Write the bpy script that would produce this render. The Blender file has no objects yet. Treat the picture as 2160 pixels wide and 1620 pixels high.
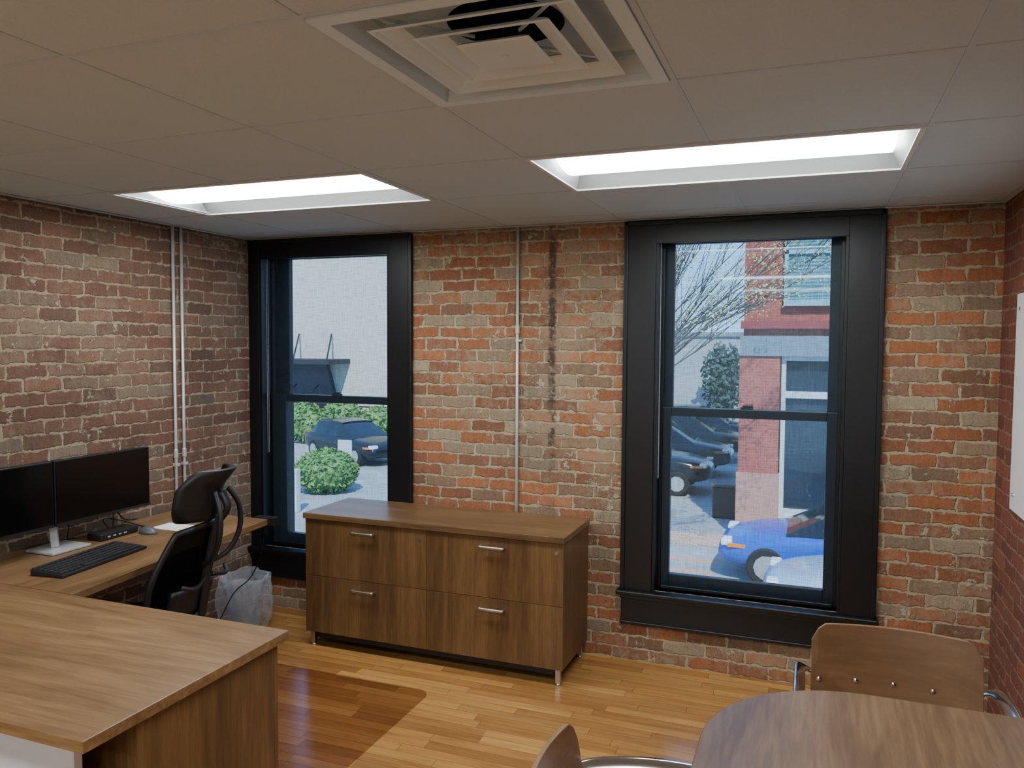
import bpy, random, math
from math import *
from mathutils import Vector, Matrix
random.seed(7)
W=2.059; XL=-2.295; XR=1.681; YF=-4.3; H=2.245; G0=-2.5
SC=bpy.context.scene.collection
def C(r,g,b,a=1.0):
    f=lambda c:(c/255/12.92) if c/255<=0.04045 else ((c/255+0.055)/1.055)**2.4
    return (f(r),f(g),f(b),a)
# ---------------------------------------------------------------- node helpers
class N:
    def __init__(s,name):
        s.m=bpy.data.materials.new(name); s.m.use_nodes=True
        s.t=s.m.node_tree; s.n=s.t.nodes; s.l=s.t.links
        s.b=s.n['Principled BSDF']; s.out=s.n['Material Output']
    def new(s,k,**kw):
        x=s.n.new(k)
        for a,b in kw.items(): setattr(x,a,b)
        return x
    def put(s,sock,v):
        if v is None: return
        if isinstance(v,bpy.types.NodeSocket): s.l.new(v,sock)
        else: sock.default_value=v
    def M(s,op,a,b=None,c=None,clamp=False):
        x=s.new('ShaderNodeMath',operation=op,use_clamp=clamp)
        s.put(x.inputs[0],a); s.put(x.inputs[1],b); s.put(x.inputs[2],c); return x.outputs[0]
    def V(s,op,a,b=None,scale=None):
        x=s.new('ShaderNodeVectorMath',operation=op)
        s.put(x.inputs[0],a); s.put(x.inputs[1],b)
        if scale is not None: s.put(x.inputs['Scale'],scale)
        return x.outputs[0]
    def mix(s,f,a,b,bl='MIX'):
        x=s.new('ShaderNodeMix',data_type='RGBA',blend_type=bl)
        s.put(x.inputs[0],f); s.put(x.inputs[6],a); s.put(x.inputs[7],b); return x.outputs[2]
    def noise(s,vec,scale,detail=3,rough=.5,col=False):
        x=s.new('ShaderNodeTexNoise'); s.put(x.inputs['Vector'],vec)
        x.inputs['Scale'].default_value=scale; x.inputs['Detail'].default_value=detail; x.inputs['Roughness'].default_value=rough
        return x.outputs[1] if col else x.outputs[0]
    def ramp(s,f,stops,interp='LINEAR'):
        x=s.new('ShaderNodeValToRGB'); cr=x.color_ramp; cr.interpolation=interp
        while len(cr.elements)<len(stops): cr.elements.new(.5)
        for e,(p,c) in zip(cr.elements,stops): e.position=p; e.color=c
        s.put(x.inputs[0],f); return x.outputs[0]
    def mr(s,v,a,b,c=0.,d=1.):
        x=s.new('ShaderNodeMapRange'); s.put(x.inputs[0],v)
        for i,q in enumerate((a,b,c,d)): x.inputs[i+1].default_value=q
        return x.outputs[0]
    def obj(s): return s.new('ShaderNodeTexCoord').outputs['Object']
    def sep(s,v):
        x=s.new('ShaderNodeSeparateXYZ'); s.l.new(v,x.inputs[0]); return x.outputs
    def comb(s,a,b,c):
        x=s.new('ShaderNodeCombineXYZ'); s.put(x.inputs[0],a); s.put(x.inputs[1],b); s.put(x.inputs[2],c); return x.outputs[0]
    def white(s,v):
        x=s.new('ShaderNodeTexWhiteNoise'); s.l.new(v,x.inputs['Vector']); return x.outputs[0]
    def bump(s,h,strength,dist):
        x=s.new('ShaderNodeBump'); x.inputs['Strength'].default_value=strength; x.inputs['Distance'].default_value=dist
        s.l.new(h,x.inputs['Height']); s.l.new(x.outputs[0],s.b.inputs['Normal'])
    def base(s,c): s.put(s.b.inputs['Base Color'],c)
    def set(s,**k):
        for a,b in k.items(): s.put(s.b.inputs[a.replace('_',' ')],b)
        return s
def plain(name,col,rough=.5,metal=0.,vary=.08,scale=30,bump=0):
    n=N(name); o=n.obj(); f=n.noise(o,scale,2)
    k=n.mr(f,.3,.7,1-vary,1+vary)
    n.base(n.mix(1.,col,n.comb(k,k,k),'MULTIPLY')); n.set(Roughness=rough,Metallic=metal)
    if bump: n.bump(f,.5,bump)
    return n.m
def brick(name,ax,pal,mortar,smear=.5,tan=C(150,128,108),bw=.195,bh=.0635,streak=None,dark=.3,mw=.0055,top=0.,res=.0):
    n=N(name); o=n.obj()
    d1=n.V('SCALE',n.V('SUBTRACT',n.noise(o,7,3,.6,True),(.5,.5,.5)),scale=.026)
    d2=n.V('SCALE',n.V('SUBTRACT',n.noise(o,38,3,.6,True),(.5,.5,.5)),scale=.018)
    p=n.sep(n.V('ADD',n.V('ADD',o,d1),d2)); u=p[ax]; v=p[2]
    vv=n.M('DIVIDE',v,bh); row=n.M('FLOOR',vv)
    jit=n.M('MULTIPLY',n.white(n.comb(row,3.3,1.7)),.24)
    uu=n.M('ADD',n.M('ADD',n.M('DIVIDE',u,bw),n.M('MULTIPLY',n.M('FLOORED_MODULO',row,2.),.5)),jit)
    col=n.M('FLOOR',uu); fx=n.M('FRACT',uu); fy=n.M('FRACT',vv)
    dx=n.M('MULTIPLY',n.M('MINIMUM',fx,n.M('SUBTRACT',1.,fx)),bw)
    dy=n.M('MULTIPLY',n.M('MINIMUM',fy,n.M('SUBTRACT',1.,fy)),bh)
    d=n.M('MINIMUM',dx,dy)
    chip=n.M('MULTIPLY',n.M('SUBTRACT',n.noise(o,26,5,.7),.5),.030)
    bk=n.mr(n.M('ADD',d,chip),mw-.002,mw+.002)
    r1=n.white(n.comb(col,row,0.)); r2=n.white(n.comb(col,row,7.7))
    bc=n.ramp(r1,pal)
    fine=n.noise(o,80,5,.75); 
    sv=[9.,9.,9.]; sv[ax]=95.; scr=n.noise(n.V('MULTIPLY',o,tuple(sv)),1.,3,.6)
    k=n.M('MULTIPLY',n.mr(fine,.25,.75,.66,1.32),n.M('MULTIPLY',n.mr(scr,.3,.7,.84,1.14),n.mr(r2,0.,1.,.80,1.14)))
    bc=n.mix(1.,bc,n.comb(k,k,k),'MULTIPLY')
    w=n.noise(o,28,6,.8); big=n.noise(o,1.6,3,.5)
    thr=n.M('ADD',n.M('MULTIPLY',r2,.16),n.M('MULTIPLY',big,.6))
    if top: thr=n.M('ADD',thr,n.mr(p[2],1.3,2.2,0.,top))
    sm=n.mr(n.M('ADD',w,n.M('SUBTRACT',thr,.38)),.52,.66,0.,smear)
    tn=n.mix(n.noise(o,5,3),tan,n.mix(1.,tan,(.70,.64,.60,1),'MULTIPLY'))
    bc=n.mix(sm,bc,tn)
    mc=n.mix(n.noise(o,30,3),mortar,n.mix(.40,mortar,(0.14,.11,.08,1)))
    blob=n.mr(n.M('ADD',n.noise(n.V('ADD',o,(5.,3.,1.)),13,6,.74),n.M('MULTIPLY',n.M('SUBTRACT',big,.5),.22)),.606-res,.636-res)
    bk2=n.M('MULTIPLY',bk,n.M('SUBTRACT',1.,n.M('MULTIPLY',blob,.85)))
    c=n.mix(bk2,n.mix(n.M('MULTIPLY',blob,.30),mc,n.mix(.5,mortar,(.70,.66,.57,1))),bc)
    dk=n.mr(n.noise(n.V('ADD',o,(2.,9.,4.)),2.2,4,.6),.50,.75,1.,1-dark)
    c=n.mix(1.,c,n.comb(dk,dk,dk),'MULTIPLY')
    if streak is not None:
        po=n.sep(o)
        q=n.M('ABSOLUTE',n.M('SUBTRACT',po[ax],streak))
        q=n.M('ADD',q,n.M('MULTIPLY',n.M('SUBTRACT',n.noise(o,34,5,.8),.5),.06))
        q=n.mr(q,.012,.026,.85,0.)
        q=n.M('MULTIPLY',q,n.mr(n.M('ADD',n.noise(n.V('ADD',o,(1.,0.,3.)),9,5,.75),n.mr(po[2],.7,1.5,-.10,.02)),.44,.54,.08,1.))
        c=n.mix(q,c,C(48,42,38))
    n.base(c); n.set(Roughness=.88)
    h=n.M('ADD',n.M('MULTIPLY',bk,.6),n.M('MULTIPLY',n.noise(o,60,5,.75),.6))
    h=n.M('ADD',h,n.M('MULTIPLY',blob,.5))
    n.bump(h,.9,.009)
    return n.m
def wood(name,ax,cd,cm,cl,rough=.35,fine=90,stretch=12,big=5.):
    n=N(name); o=n.obj(); sc=[1,1,1]; sc[ax]=1/stretch
    v=n.V('MULTIPLY',o,tuple(sc)); v2=n.V('ADD',v,n.V('SCALE',n.noise(v,3,2,.5,True),scale=.25))
    a=n.noise(v2,big,3,.55); b=n.noise(v,fine,4,.65); e=n.noise(v2,fine*.28,3,.6)
    f=n.M('ADD',n.M('ADD',n.M('MULTIPLY',a,.40),n.M('MULTIPLY',b,.30)),n.M('MULTIPLY',e,.30))
    n.base(n.ramp(f,[(.37,cd),(.5,cm),(.62,cl)])); n.set(Roughness=rough)
    n.bump(b,.06,.001)
    return n.m
def planks(name,w=.058,ln=.60):
    n=N(name); o=n.obj(); p=n.sep(o)
    r=n.M('DIVIDE',p[1],w); row=n.M('FLOOR',r); fy=n.M('FRACT',r)
    off=n.M('MULTIPLY',n.white(n.comb(row,1.,2.)),9.)
    u=n.M('ADD',n.M('DIVIDE',p[0],ln),off); col=n.M('FLOOR',u); fx=n.M('FRACT',u)
    rnd=n.white(n.comb(col,row,0.))
    c=n.ramp(rnd,[(0,C(140,98,54)),(.12,C(156,110,60)),(.4,C(166,119,65)),(.7,C(176,130,73)),(.90,C(184,141,84)),(1,C(146,102,57))])
    v=n.V('ADD',n.V('MULTIPLY',o,(.09,1.,1.)),n.comb(n.M('MULTIPLY',rnd,40.),n.M('MULTIPLY',rnd,17.),0.))
    g=n.noise(v,60,5,.7); g2=n.noise(v,16,4,.6)
    k=n.mr(n.M('ADD',n.M('MULTIPLY',g,.5),n.M('MULTIPLY',g2,.5)),.35,.65,.66,1.18)
    c=n.mix(1.,c,n.comb(k,k,k),'MULTIPLY')
    kn=n.mr(n.noise(n.V('MULTIPLY',v,(2.,1.,1.)),9,4,.6),.64,.74,0.,.5)
    c=n.mix(kn,c,C(94,62,34))
    ed=n.M('MINIMUM',n.M('MULTIPLY',n.M('MINIMUM',fy,n.M('SUBTRACT',1.,fy)),w),n.M('MULTIPLY',n.M('MINIMUM',fx,n.M('SUBTRACT',1.,fx)),ln))
    e=n.mr(ed,.0004,.0014)
    c=n.mix(e,C(98,66,36),c)
    n.base(c); n.set(Roughness=n.mr(g2,.3,.7,.16,.27)); n.bump(e,.25,.001)
    return n.m
def emis(name,col,st):
    n=N(name); n.base((.8,.8,.8,1)); n.set(Emission_Color=col,Emission_Strength=st); return n.m
def see_through(name,tint,fac,surf,weave=0,gloss=False,rough=.5):
    n=N(name); n.n.remove(n.b)
    t=n.new('ShaderNodeBsdfTransparent'); t.inputs[0].default_value=tint
    if gloss:
        d=n.new('ShaderNodeBsdfGlossy'); d.inputs['Roughness'].default_value=rough; d.inputs[0].default_value=surf; sh=d.outputs[0]
    else:
        d=n.new('ShaderNodeBsdfDiffuse'); d.inputs[0].default_value=surf
        tr=n.new('ShaderNodeBsdfTranslucent'); tr.inputs[0].default_value=surf
        mm=n.new('ShaderNodeMixShader'); mm.inputs[0].default_value=.5
        n.l.new(d.outputs[0],mm.inputs[1]); n.l.new(tr.outputs[0],mm.inputs[2]); sh=mm.outputs[0]
    mx=n.new('ShaderNodeMixShader'); 
    if weave:
        o=n.obj(); a=n.noise(n.V('MULTIPLY',o,(1.,1.,.05)),240,2); b=n.noise(n.V('MULTIPLY',o,(.05,1.,1.)),240,2)
        ab=n.M('ADD',a,b)
        f=n.mr(ab,.75,1.25,fac-weave,fac+weave); n.l.new(f,mx.inputs[0])
        q=n.mr(ab,.75,1.25,1.16,.80); n.l.new(n.mix(1.,tint,n.comb(q,q,q),'MULTIPLY'),t.inputs[0])
    else: mx.inputs[0].default_value=fac
    n.l.new(t.outputs[0],mx.inputs[1]); n.l.new(sh,mx.inputs[2]); n.l.new(mx.outputs[0],n.out.inputs[0])
    return n.m
# ---------------------------------------------------------------- geometry helpers
class B:
    def __init__(s): s.v=[]; s.f=[]
    def add(s,v,f):
        k=len(s.v); s.v+= [tuple(q) for q in v]; s.f+=[tuple(i+k for i in q) for q in f]; return s
    def box(s,x0,x1,y0,y1,z0,z1):
        return s.add([(x0,y0,z0),(x1,y0,z0),(x1,y1,z0),(x0,y1,z0),(x0,y0,z1),(x1,y0,z1),(x1,y1,z1),(x0,y1,z1)],
          [(3,2,1,0),(4,5,6,7),(0,1,5,4),(1,2,6,5),(2,3,7,6),(3,0,4,7)])
    def prism(s,poly,z0,z1):
        n=len(poly); v=[(x,y,z0) for x,y in poly]+[(x,y,z1) for x,y in poly]
        f=[tuple(range(n-1,-1,-1)),tuple(range(n,2*n))]+[(i,(i+1)%n,n+(i+1)%n,n+i) for i in range(n)]
        return s.add(v,f)
    def prismY(s,poly,y0,y1): # poly in xz
        n=len(poly); v=[(x,y0,z) for x,z in poly]+[(x,y1,z) for x,z in poly]
        f=[tuple(range(n)),tuple(range(2*n-1,n-1,-1))]+[(i+n,(i+1)%n+n,(i+1)%n,i) for i in range(n)]
        return s.add(v,f)
    def prismX(s,poly,x0,x1): # poly in yz
        n=len(poly); v=[(x0,y,z) for y,z in poly]+[(x1,y,z) for y,z in poly]
        f=[tuple(range(n-1,-1,-1)),tuple(range(n,2*n))]+[(i,(i+1)%n,n+(i+1)%n,n+i) for i in range(n)]
        return s.add(v,f)
    def tube(s,pts,r,seg=10,closed=False,r2=None,up=None):
        pts=[Vector(p) for p in pts]; n=len(pts); rr=r if isinstance(r,(list,tuple)) else [r]*n
        T=[]
        for i in range(n):
            a=pts[(i-1)%n] if (closed or i>0) else pts[i]; b=pts[(i+1)%n] if (closed or i<n-1) else pts[i]
            T.append((b-a).normalized())
        nrm=Vector(up) if up else (Vector((0,0,1)) if abs(T[0].z)<.9 else Vector((1,0,0)))
        v=[]
        for i in range(n):
            nrm=(nrm-T[i]*nrm.dot(T[i]))
            if nrm.length<1e-5: nrm=T[i].orthogonal()
            nrm.normalize(); bi=T[i].cross(nrm)
            q=r2/r if (r2 and not isinstance(r,(list,tuple))) else 1
            for k in range(seg):
                a=2*pi*k/seg; v.append(pts[i]+nrm*cos(a)*rr[i]*q+bi*sin(a)*rr[i])
        f=[]
        m=n if closed else n-1
        for i in range(m):
            for k in range(seg):
                a=i*seg+k; b=i*seg+(k+1)%seg; c=((i+1)%n)*seg+(k+1)%seg; d=((i+1)%n)*seg+k
                f.append((a,b,c,d))
        if not closed: f+= [tuple(range(seg-1,-1,-1)),tuple((n-1)*seg+k for k in range(seg))]
        return s.add(v,f)
    def lathe(s,prof,c=(0,0,0),seg=32,axis='z',cap=True):
        v=[]; n=len(prof)
        for r,z in prof:
            for k in range(seg):
                a=2*pi*k/seg; p=(r*cos(a),r*sin(a),z)
                if axis=='y': p=(p[0],p[2],p[1])
                if axis=='x': p=(p[2],p[0],p[1])
                v.append((p[0]+c[0],p[1]+c[1],p[2]+c[2]))
        f=[(i*seg+k,i*seg+(k+1)%seg,(i+1)*seg+(k+1)%seg,(i+1)*seg+k) for i in range(n-1) for k in range(seg)]
        if cap: f+=[tuple(range(seg-1,-1,-1)),tuple((n-1)*seg+k for k in range(seg))]
        return s.add(v,f)
    def sheet(s,fn,nu,nv,th=0.01,thv=(0,0,1)):
        v=[];tv=Vector(thv)*th
        for j in range(nv+1):
            for i in range(nu+1): v.append(Vector(fn(i/nu,j/nv)))
        k=len(v); v2=[p+tv for p in v]; f=[]
        w=nu+1
        for j in range(nv):
            for i in range(nu):
                a=j*w+i; f.append((a,a+1,a+w+1,a+w)); f.append((k+a,k+a+w,k+a+w+1,k+a+1))
        for i in range(nu):
            a=i; f.append((a,k+a,k+a+1,a+1)); a=nv*w+i; f.append((a,a+1,k+a+1,k+a))
        for j in range(nv):
            a=j*w; f.append((a,a+w,k+a+w,k+a)); a=j*w+nu; f.append((a,k+a,k+a+w,a+w))
        return s.add(v+v2,f)
    def shear(s,k,z0):
        s.v=[(x-k*max(0,z-z0),y,z) for x,y,z in s.v]; return s
    def obj(s,name,mat,parent=None,smooth=False,bevel=0,world=False,loc=None,rot=None,sub=0,label=None,seg=2):
        vv=s.v
        if world and parent is not None: vv=[tuple(Vector(p)-parent.location) for p in vv]
        me=bpy.data.meshes.new(name); me.from_pydata(vv,[],s.f); me.update()
        o=bpy.data.objects.new(name,me); SC.objects.link(o)
        if mat: me.materials.append(mat)
        import bmesh
        bm=bmesh.new(); bm.from_mesh(me); bmesh.ops.recalc_face_normals(bm,faces=bm.faces); bm.to_mesh(me); bm.free()
        if smooth:
            for p in me.polygons: p.use_smooth=True
        if bevel:
            m=o.modifiers.new('b','BEVEL'); m.width=bevel; m.segments=seg; m.limit_method='ANGLE'; m.angle_limit=radians(35)
        if sub:
            m=o.modifiers.new('s','SUBSURF'); m.levels=sub; m.render_levels=sub
        if parent is not None: o.parent=parent
        if loc: o.location=loc
        if rot: o.rotation_euler=rot
        if label: o['label']=label
        return o
def empty(name,loc,label=None,cat=None,rot=0,scale=1,kind=None,group=None):
    e=bpy.data.objects.new(name,None); SC.objects.link(e); e.location=loc; e.rotation_euler=(0,0,rot); e.scale=(scale,)*3
    e.empty_display_size=.1
    if label: e['label']=label
    if cat: e['category']=cat
    if kind: e['kind']=kind
    if group: e['group']=group
    return e
def tag(o,label=None,cat=None,kind=None,group=None):
    if label:o['label']=label
    if cat:o['category']=cat
    if kind:o['kind']=kind
    if group:o['group']=group
    return o
def rrect(x0,x1,y0,y1,rs,n=8):
    pts=[]
    for (cx,cy,a0,r) in [(x0,y0,pi,rs[0]),(x1,y0,1.5*pi,rs[1]),(x1,y1,0,rs[2]),(x0,y1,.5*pi,rs[3])]:
        sx=1 if cx==x0 else -1; sy=1 if cy==y0 else -1
        if r<=0: pts.append((cx,cy)); continue
        for i in range(n+1):
            a=a0+.5*pi*i/n; pts.append((cx+sx*r+r*cos(a),cy+sy*r+r*sin(a)))
    return pts
def smoothpts(P,n=8):
    P=[Vector(p) for p in P]; out=[]
    for i in range(len(P)-1):
        p0=P[max(i-1,0)];p1=P[i];p2=P[i+1];p3=P[min(i+2,len(P)-1)]
        for k in range(n):
            t=k/n; out.append(.5*((2*p1)+(p2-p0)*t+(2*p0-5*p1+4*p2-p3)*t*t+(3*p1-p0-3*p2+p3)*t**3))
    out.append(P[-1]); return out
# ---------------------------------------------------------------- materials
pal_back=[(0,C(162,104,67)),(.25,C(152,97,64)),(.48,C(138,91,66)),(.66,C(132,99,77)),(.80,C(140,118,94)),(.93,C(146,130,108)),(1,C(164,148,120))]
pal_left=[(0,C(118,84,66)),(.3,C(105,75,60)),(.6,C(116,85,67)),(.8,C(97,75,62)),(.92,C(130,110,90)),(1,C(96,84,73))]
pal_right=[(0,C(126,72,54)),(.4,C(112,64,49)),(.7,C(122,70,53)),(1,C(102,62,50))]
m_back=brick('brick_back',0,pal_back,C(182,166,135),smear=.74,tan=C(158,143,118),streak=-.36,dark=.30,top=.08,res=.004)
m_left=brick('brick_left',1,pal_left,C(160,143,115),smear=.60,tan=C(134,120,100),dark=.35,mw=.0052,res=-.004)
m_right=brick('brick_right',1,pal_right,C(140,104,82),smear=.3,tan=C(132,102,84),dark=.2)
m_wallp=plain('painted_wall',C(206,212,214),.8)
m_floor=planks('hardwood')
m_tile=plain('ceiling_tile',C(184,198,204),.9,vary=.03,scale=220,bump=.0006)
m_tee=plain('ceiling_grid',C(178,192,200),.6,vary=.02)
m_black=plain('black_paint',C(10,12,16),.36,vary=.05)
m_wal_h=wood('walnut_x',0,C(90,66,42),C(117,89,59),C(140,111,77))
m_wal_y=wood('walnut_y',1,C(88,64,41),C(115,87,58),C(138,109,76))
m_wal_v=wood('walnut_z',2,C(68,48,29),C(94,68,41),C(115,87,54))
m_tbl=wood('table_walnut',1,C(78,58,40),C(104,80,56),C(126,100,73),rough=.34)
m_ply=wood('plywood',0,C(104,77,52),C(121,90,62),C(135,102,71),rough=.38,fine=60)
m_chrome=plain('chrome',C(205,205,208),.14,1.,vary=.02)
m_nickel=plain('nickel',C(190,188,182),.36,1.,vary=.02)
m_galv=plain('galvanised',C(196,198,196),.45,.5,vary=.06)
m_blk=plain('black_plastic',C(20,20,22),.5,vary=.05)
m_scr=plain('screen',C(7,7,9),.16,vary=.02)
m_dark=plain('dark_void',C(14,14,16),.8)
m_silver=plain('silver_plastic',C(170,172,174),.35,.3)
m_mesh=see_through('chair_mesh',(.45,.45,.47,1),.70,C(24,25,28))
m_white=plain('white_enamel',C(206,208,210),.5,vary=.01)
m_refl=plain('reflector_enamel',C(146,150,150),.6,vary=.01)
m_gray=plain('gray_panel',C(196,200,204),.6,vary=.02)
m_paper=plain('paper',C(230,228,222),.8)
m_lens=emis('lens',(.95,.985,1,1),27.)
m_glass=see_through('glass',(.95,.98,.98,1),.04,(.9,.95,1,1),gloss=True,rough=.03)
m_shade=see_through('shade_fabric',(.84,.95,.99,1),.075,C(130,150,166),weave=.055)
m_bag=see_through('clear_bag',(.97,.98,.99,1),.27,C(236,239,242))
m_bin=see_through('bin_plastic',(.85,.85,.87,1),.30,C(190,191,194))
m_mat=see_through('mat_plastic',(.885,.835,.805,1),.07,(.8,.8,.8,1),gloss=True,rough=.18)
# ---------------------------------------------------------------- room shell
OL=(-2.215,-1.325); OR=(.185,1.065); OZ=(.375,2.168); ZC=2.122
b=B(); y0,y1=W,W+.30
for x0,x1,z0,z1 in [(-2.6,OL[0],-.1,2.75),(OL[1],OR[0],-.1,2.75),(OR[1],2.0,-.1,2.75),(OL[0],OL[1],-.1,OZ[0]),(OL[0],OL[1],OZ[1],2.75),(OR[0],OR[1],-.1,OZ[0]),(OR[0],OR[1],OZ[1],2.75)]:
    b.box(x0,x1,y0,y1,z0,z1)
tag(b.obj('wall_back',m_back),kind='structure')
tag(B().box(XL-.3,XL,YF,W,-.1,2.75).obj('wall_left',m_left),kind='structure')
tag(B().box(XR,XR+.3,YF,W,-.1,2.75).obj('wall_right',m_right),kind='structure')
tag(B().box(XL-.3,XR+.3,YF-.2,YF,-.1,2.75).obj('wall_front',m_wallp),kind='structure')
tag(B().box(XL-.3,XR+.3,YF-.2,W+.3,-.1,0).obj('floor',m_floor),kind='structure')
g=.61
holes={(-3,1),(-2,1),(0,1),(1,1),(0,-1),(-3,-3),(-2,-3),(0,-3),(1,-3),(-3,-6),(-2,-6),(0,-6),(1,-6)}
ce=empty('ceiling',(0,0,H),kind='structure')
b=B(); gp=.0065; tw=.0070
for i in range(-4,3):
    for j in range(-8,4):
        if (i,j) in holes: continue
        x0=max(i*g+gp,XL);x1=min((i+1)*g-gp,XR);ya=max(j*g+gp,YF);yb=min((j+1)*g-gp,W)
        if x1<=x0 or yb<=ya: continue
        b.box(x0,x1,ya,yb,H+.002,H+.018)
b.obj('ceiling_tiles',m_tile,ce,world=True)
B().box(XL-.3,XR+.3,YF-.2,W+.3,2.70,2.78).obj('sun_block_deck',m_wallp,ce,world=True)  # unseen slab added above the tiles to keep sunlight out
b=B()
for i in range(-3,3):
    for j in range(-8,4):
        ya=max(j*g,YF)+tw;yb=min((j+1)*g,W)-tw
        if (i-1,j) in holes and (i,j) in holes: continue
        b.box(i*g-tw,i*g+tw,ya,yb,H,H+.004)
for j in range(-7,4): b.box(XL,XR,j*g-tw,j*g+tw,H,H+.004)
b.obj('ceiling_grid',m_tee,ce,world=True)
b=B(); t=.022
for x0,x1,ya,yb in [(XL,XR,W-t,W),(XL,XL+t,YF,W-t),(XR-t,XR,YF,W-t)]: b.box(x0,x1,ya,yb,H-.004,H-.0005)
tag(b.obj('trim_1',m_tee),kind='structure')
# ---------------------------------------------------------------- troffers
def troffer(i,j,label):
    x0,x1=i*g+.008,(i+2)*g-.008; y0,y1=j*g+.008,(j+1)*g-.008
    if i==-3: x0-=.03
    e=empty('ceiling_light',((x0+x1)/2,(y0+y1)/2,H),label,'ceiling light')
    b=B(); z=H
    for X0,X1,Y0,Y1 in [(x0,x1,y0,y0+.016),(x0,x1,y1-.016,y1),(x0,x0+.016,y0+.016,y1-.016),(x1-.016,x1,y0+.016,y1-.016)]: b.box(X0,X1,Y0,Y1,z-.005,z+.010)
    b.obj('frame',m_white,e,world=True,bevel=.001)
    yc=(y0+y1)/2
    for s in (-1,1):
        pr=[]
        for k in range(9):
            a=k/8; pr.append((yc+s*(.282-.105*a),z+.052*sin(a*pi/2)))
        pts=pr+[(p[0],p[1]+.006) for p in reversed(pr)]
        B().prismX(pts,x0+.016,x1-.016).obj('reflector',m_refl,e,world=True,smooth=False)
    b=B(); b.box(x0+.016,x1-.016,yc-.18,yc+.18,z+.068,z+.073)
    b.box(x0+.010,x0+.016,y0+.012,y1-.012,z,z+.073); b.box(x1-.016,x1-.010,y0+.012,y1-.012,z,z+.073)
    b.obj('housing',m_refl,e,world=True)
    pr=[]
    for k in range(13):
        a=-1+2*k/12; pr.append((yc+.170*a,z+.040-.036*cos(a*pi/2)))
    B().prismX([(yc-.170,z+.064)]+pr+[(yc+.170,z+.064)],x0+.06,x1-.06).obj('lens',m_lens,e,world=True,smooth=False,label='glowing white diffuser lens')
    for xa,xb in ((x0+.016,x0+.058),(x1-.016,x1-.058)):
        B().add([(xa,y0+.02,z),(xa,y1-.02,z),(xb,yc+.175,z+.052),(xb,yc-.175,z+.052)],[(0,1,2,3)]).obj('end_plate',m_refl,e,world=True)
for i,j in [(-3,1),(0,1),(-3,-3),(0,-3),(-3,-6),(0,-6)]:  # last pair added out of view to brighten the dim front of the room
    troffer(i,j,'recessed rectangular troffer light, lit, set in the ceiling grid')
# diffuser
e=empty('air_diffuser',(.305,-.305,H),'square white louvered air diffuser set in the ceiling grid','air vent')
def sqring(b,a0,z0,a1,z1,n=1,pw=1.):
    for q in range(n):
        t0,t1=q/n,(q+1)/n; A0=a0+(a1-a0)*t0;A1=a0+(a1-a0)*t1;Z0=z0+(z1-z0)*t0**pw;Z1=z0+(z1-z0)*t1**pw
        v=[(-A0,-A0,Z0),(A0,-A0,Z0),(A0,A0,Z0),(-A0,A0,Z0),(-A1,-A1,Z1),(A1,-A1,Z1),(A1,A1,Z1),(-A1,A1,Z1)]
        b.add(v,[(0,1,5,4),(1,2,6,5),(2,3,7,6),(3,0,4,7)])
m_vent=plain('vent_enamel',C(200,216,224),.55,vary=.01)
b=B(); sqring(b,.296,-.004,.296,.01); sqring(b,.296,-.004,.262,-.005); sqring(b,.262,-.005,.245,.05,5,.8); b.obj('frame',m_vent,e)
for a in (.212,.145):
    b=B(); sqring(b,a,-.004,a-.008,-.005); sqring(b,a-.008,-.005,a-.050,.016,6,.75); sqring(b,a,-.004,a-.044,.020,6,.75); sqring(b,a-.050,.016,a-.044,.020)
    b.obj('louver_ring',m_vent,e)
b=B(); sqring(b,.082,-.004,.076,-.006); sqring(b,.082,-.004,.03,.020,4,.8); b.add([(-.076,-.076,-.006),(.076,-.076,-.006),(.076,.076,-.006),(-.076,.076,-.006)],[(0,1,2,3)]); b.lathe([(.008,-.010),(.008,-.004)],seg=12)
b.obj('center_plate',m_vent,e)
b=B(); sqring(b,.245,.05,.245,.062); b.lathe([(.345,.062),(.125,.062)],seg=40,cap=False); b.obj('plenum_pan',m_vent,e)
b=B().lathe([(.125,.062),(.125,.24)],seg=40,cap=False); b.lathe([(.125,.24),(.002,.24)],seg=40,cap=False); b.obj('duct_collar',m_dark,e)
for s in (-1,1):
    B().tube([(s*.21,s*.21,.026),(s*.05,s*.05,.022)],.004,6).obj('brace',m_vent,e); B().tube([(s*.21,-s*.21,.026),(s*.05,-s*.05,.022)],.004,6).obj('brace',m_vent,e)
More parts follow.
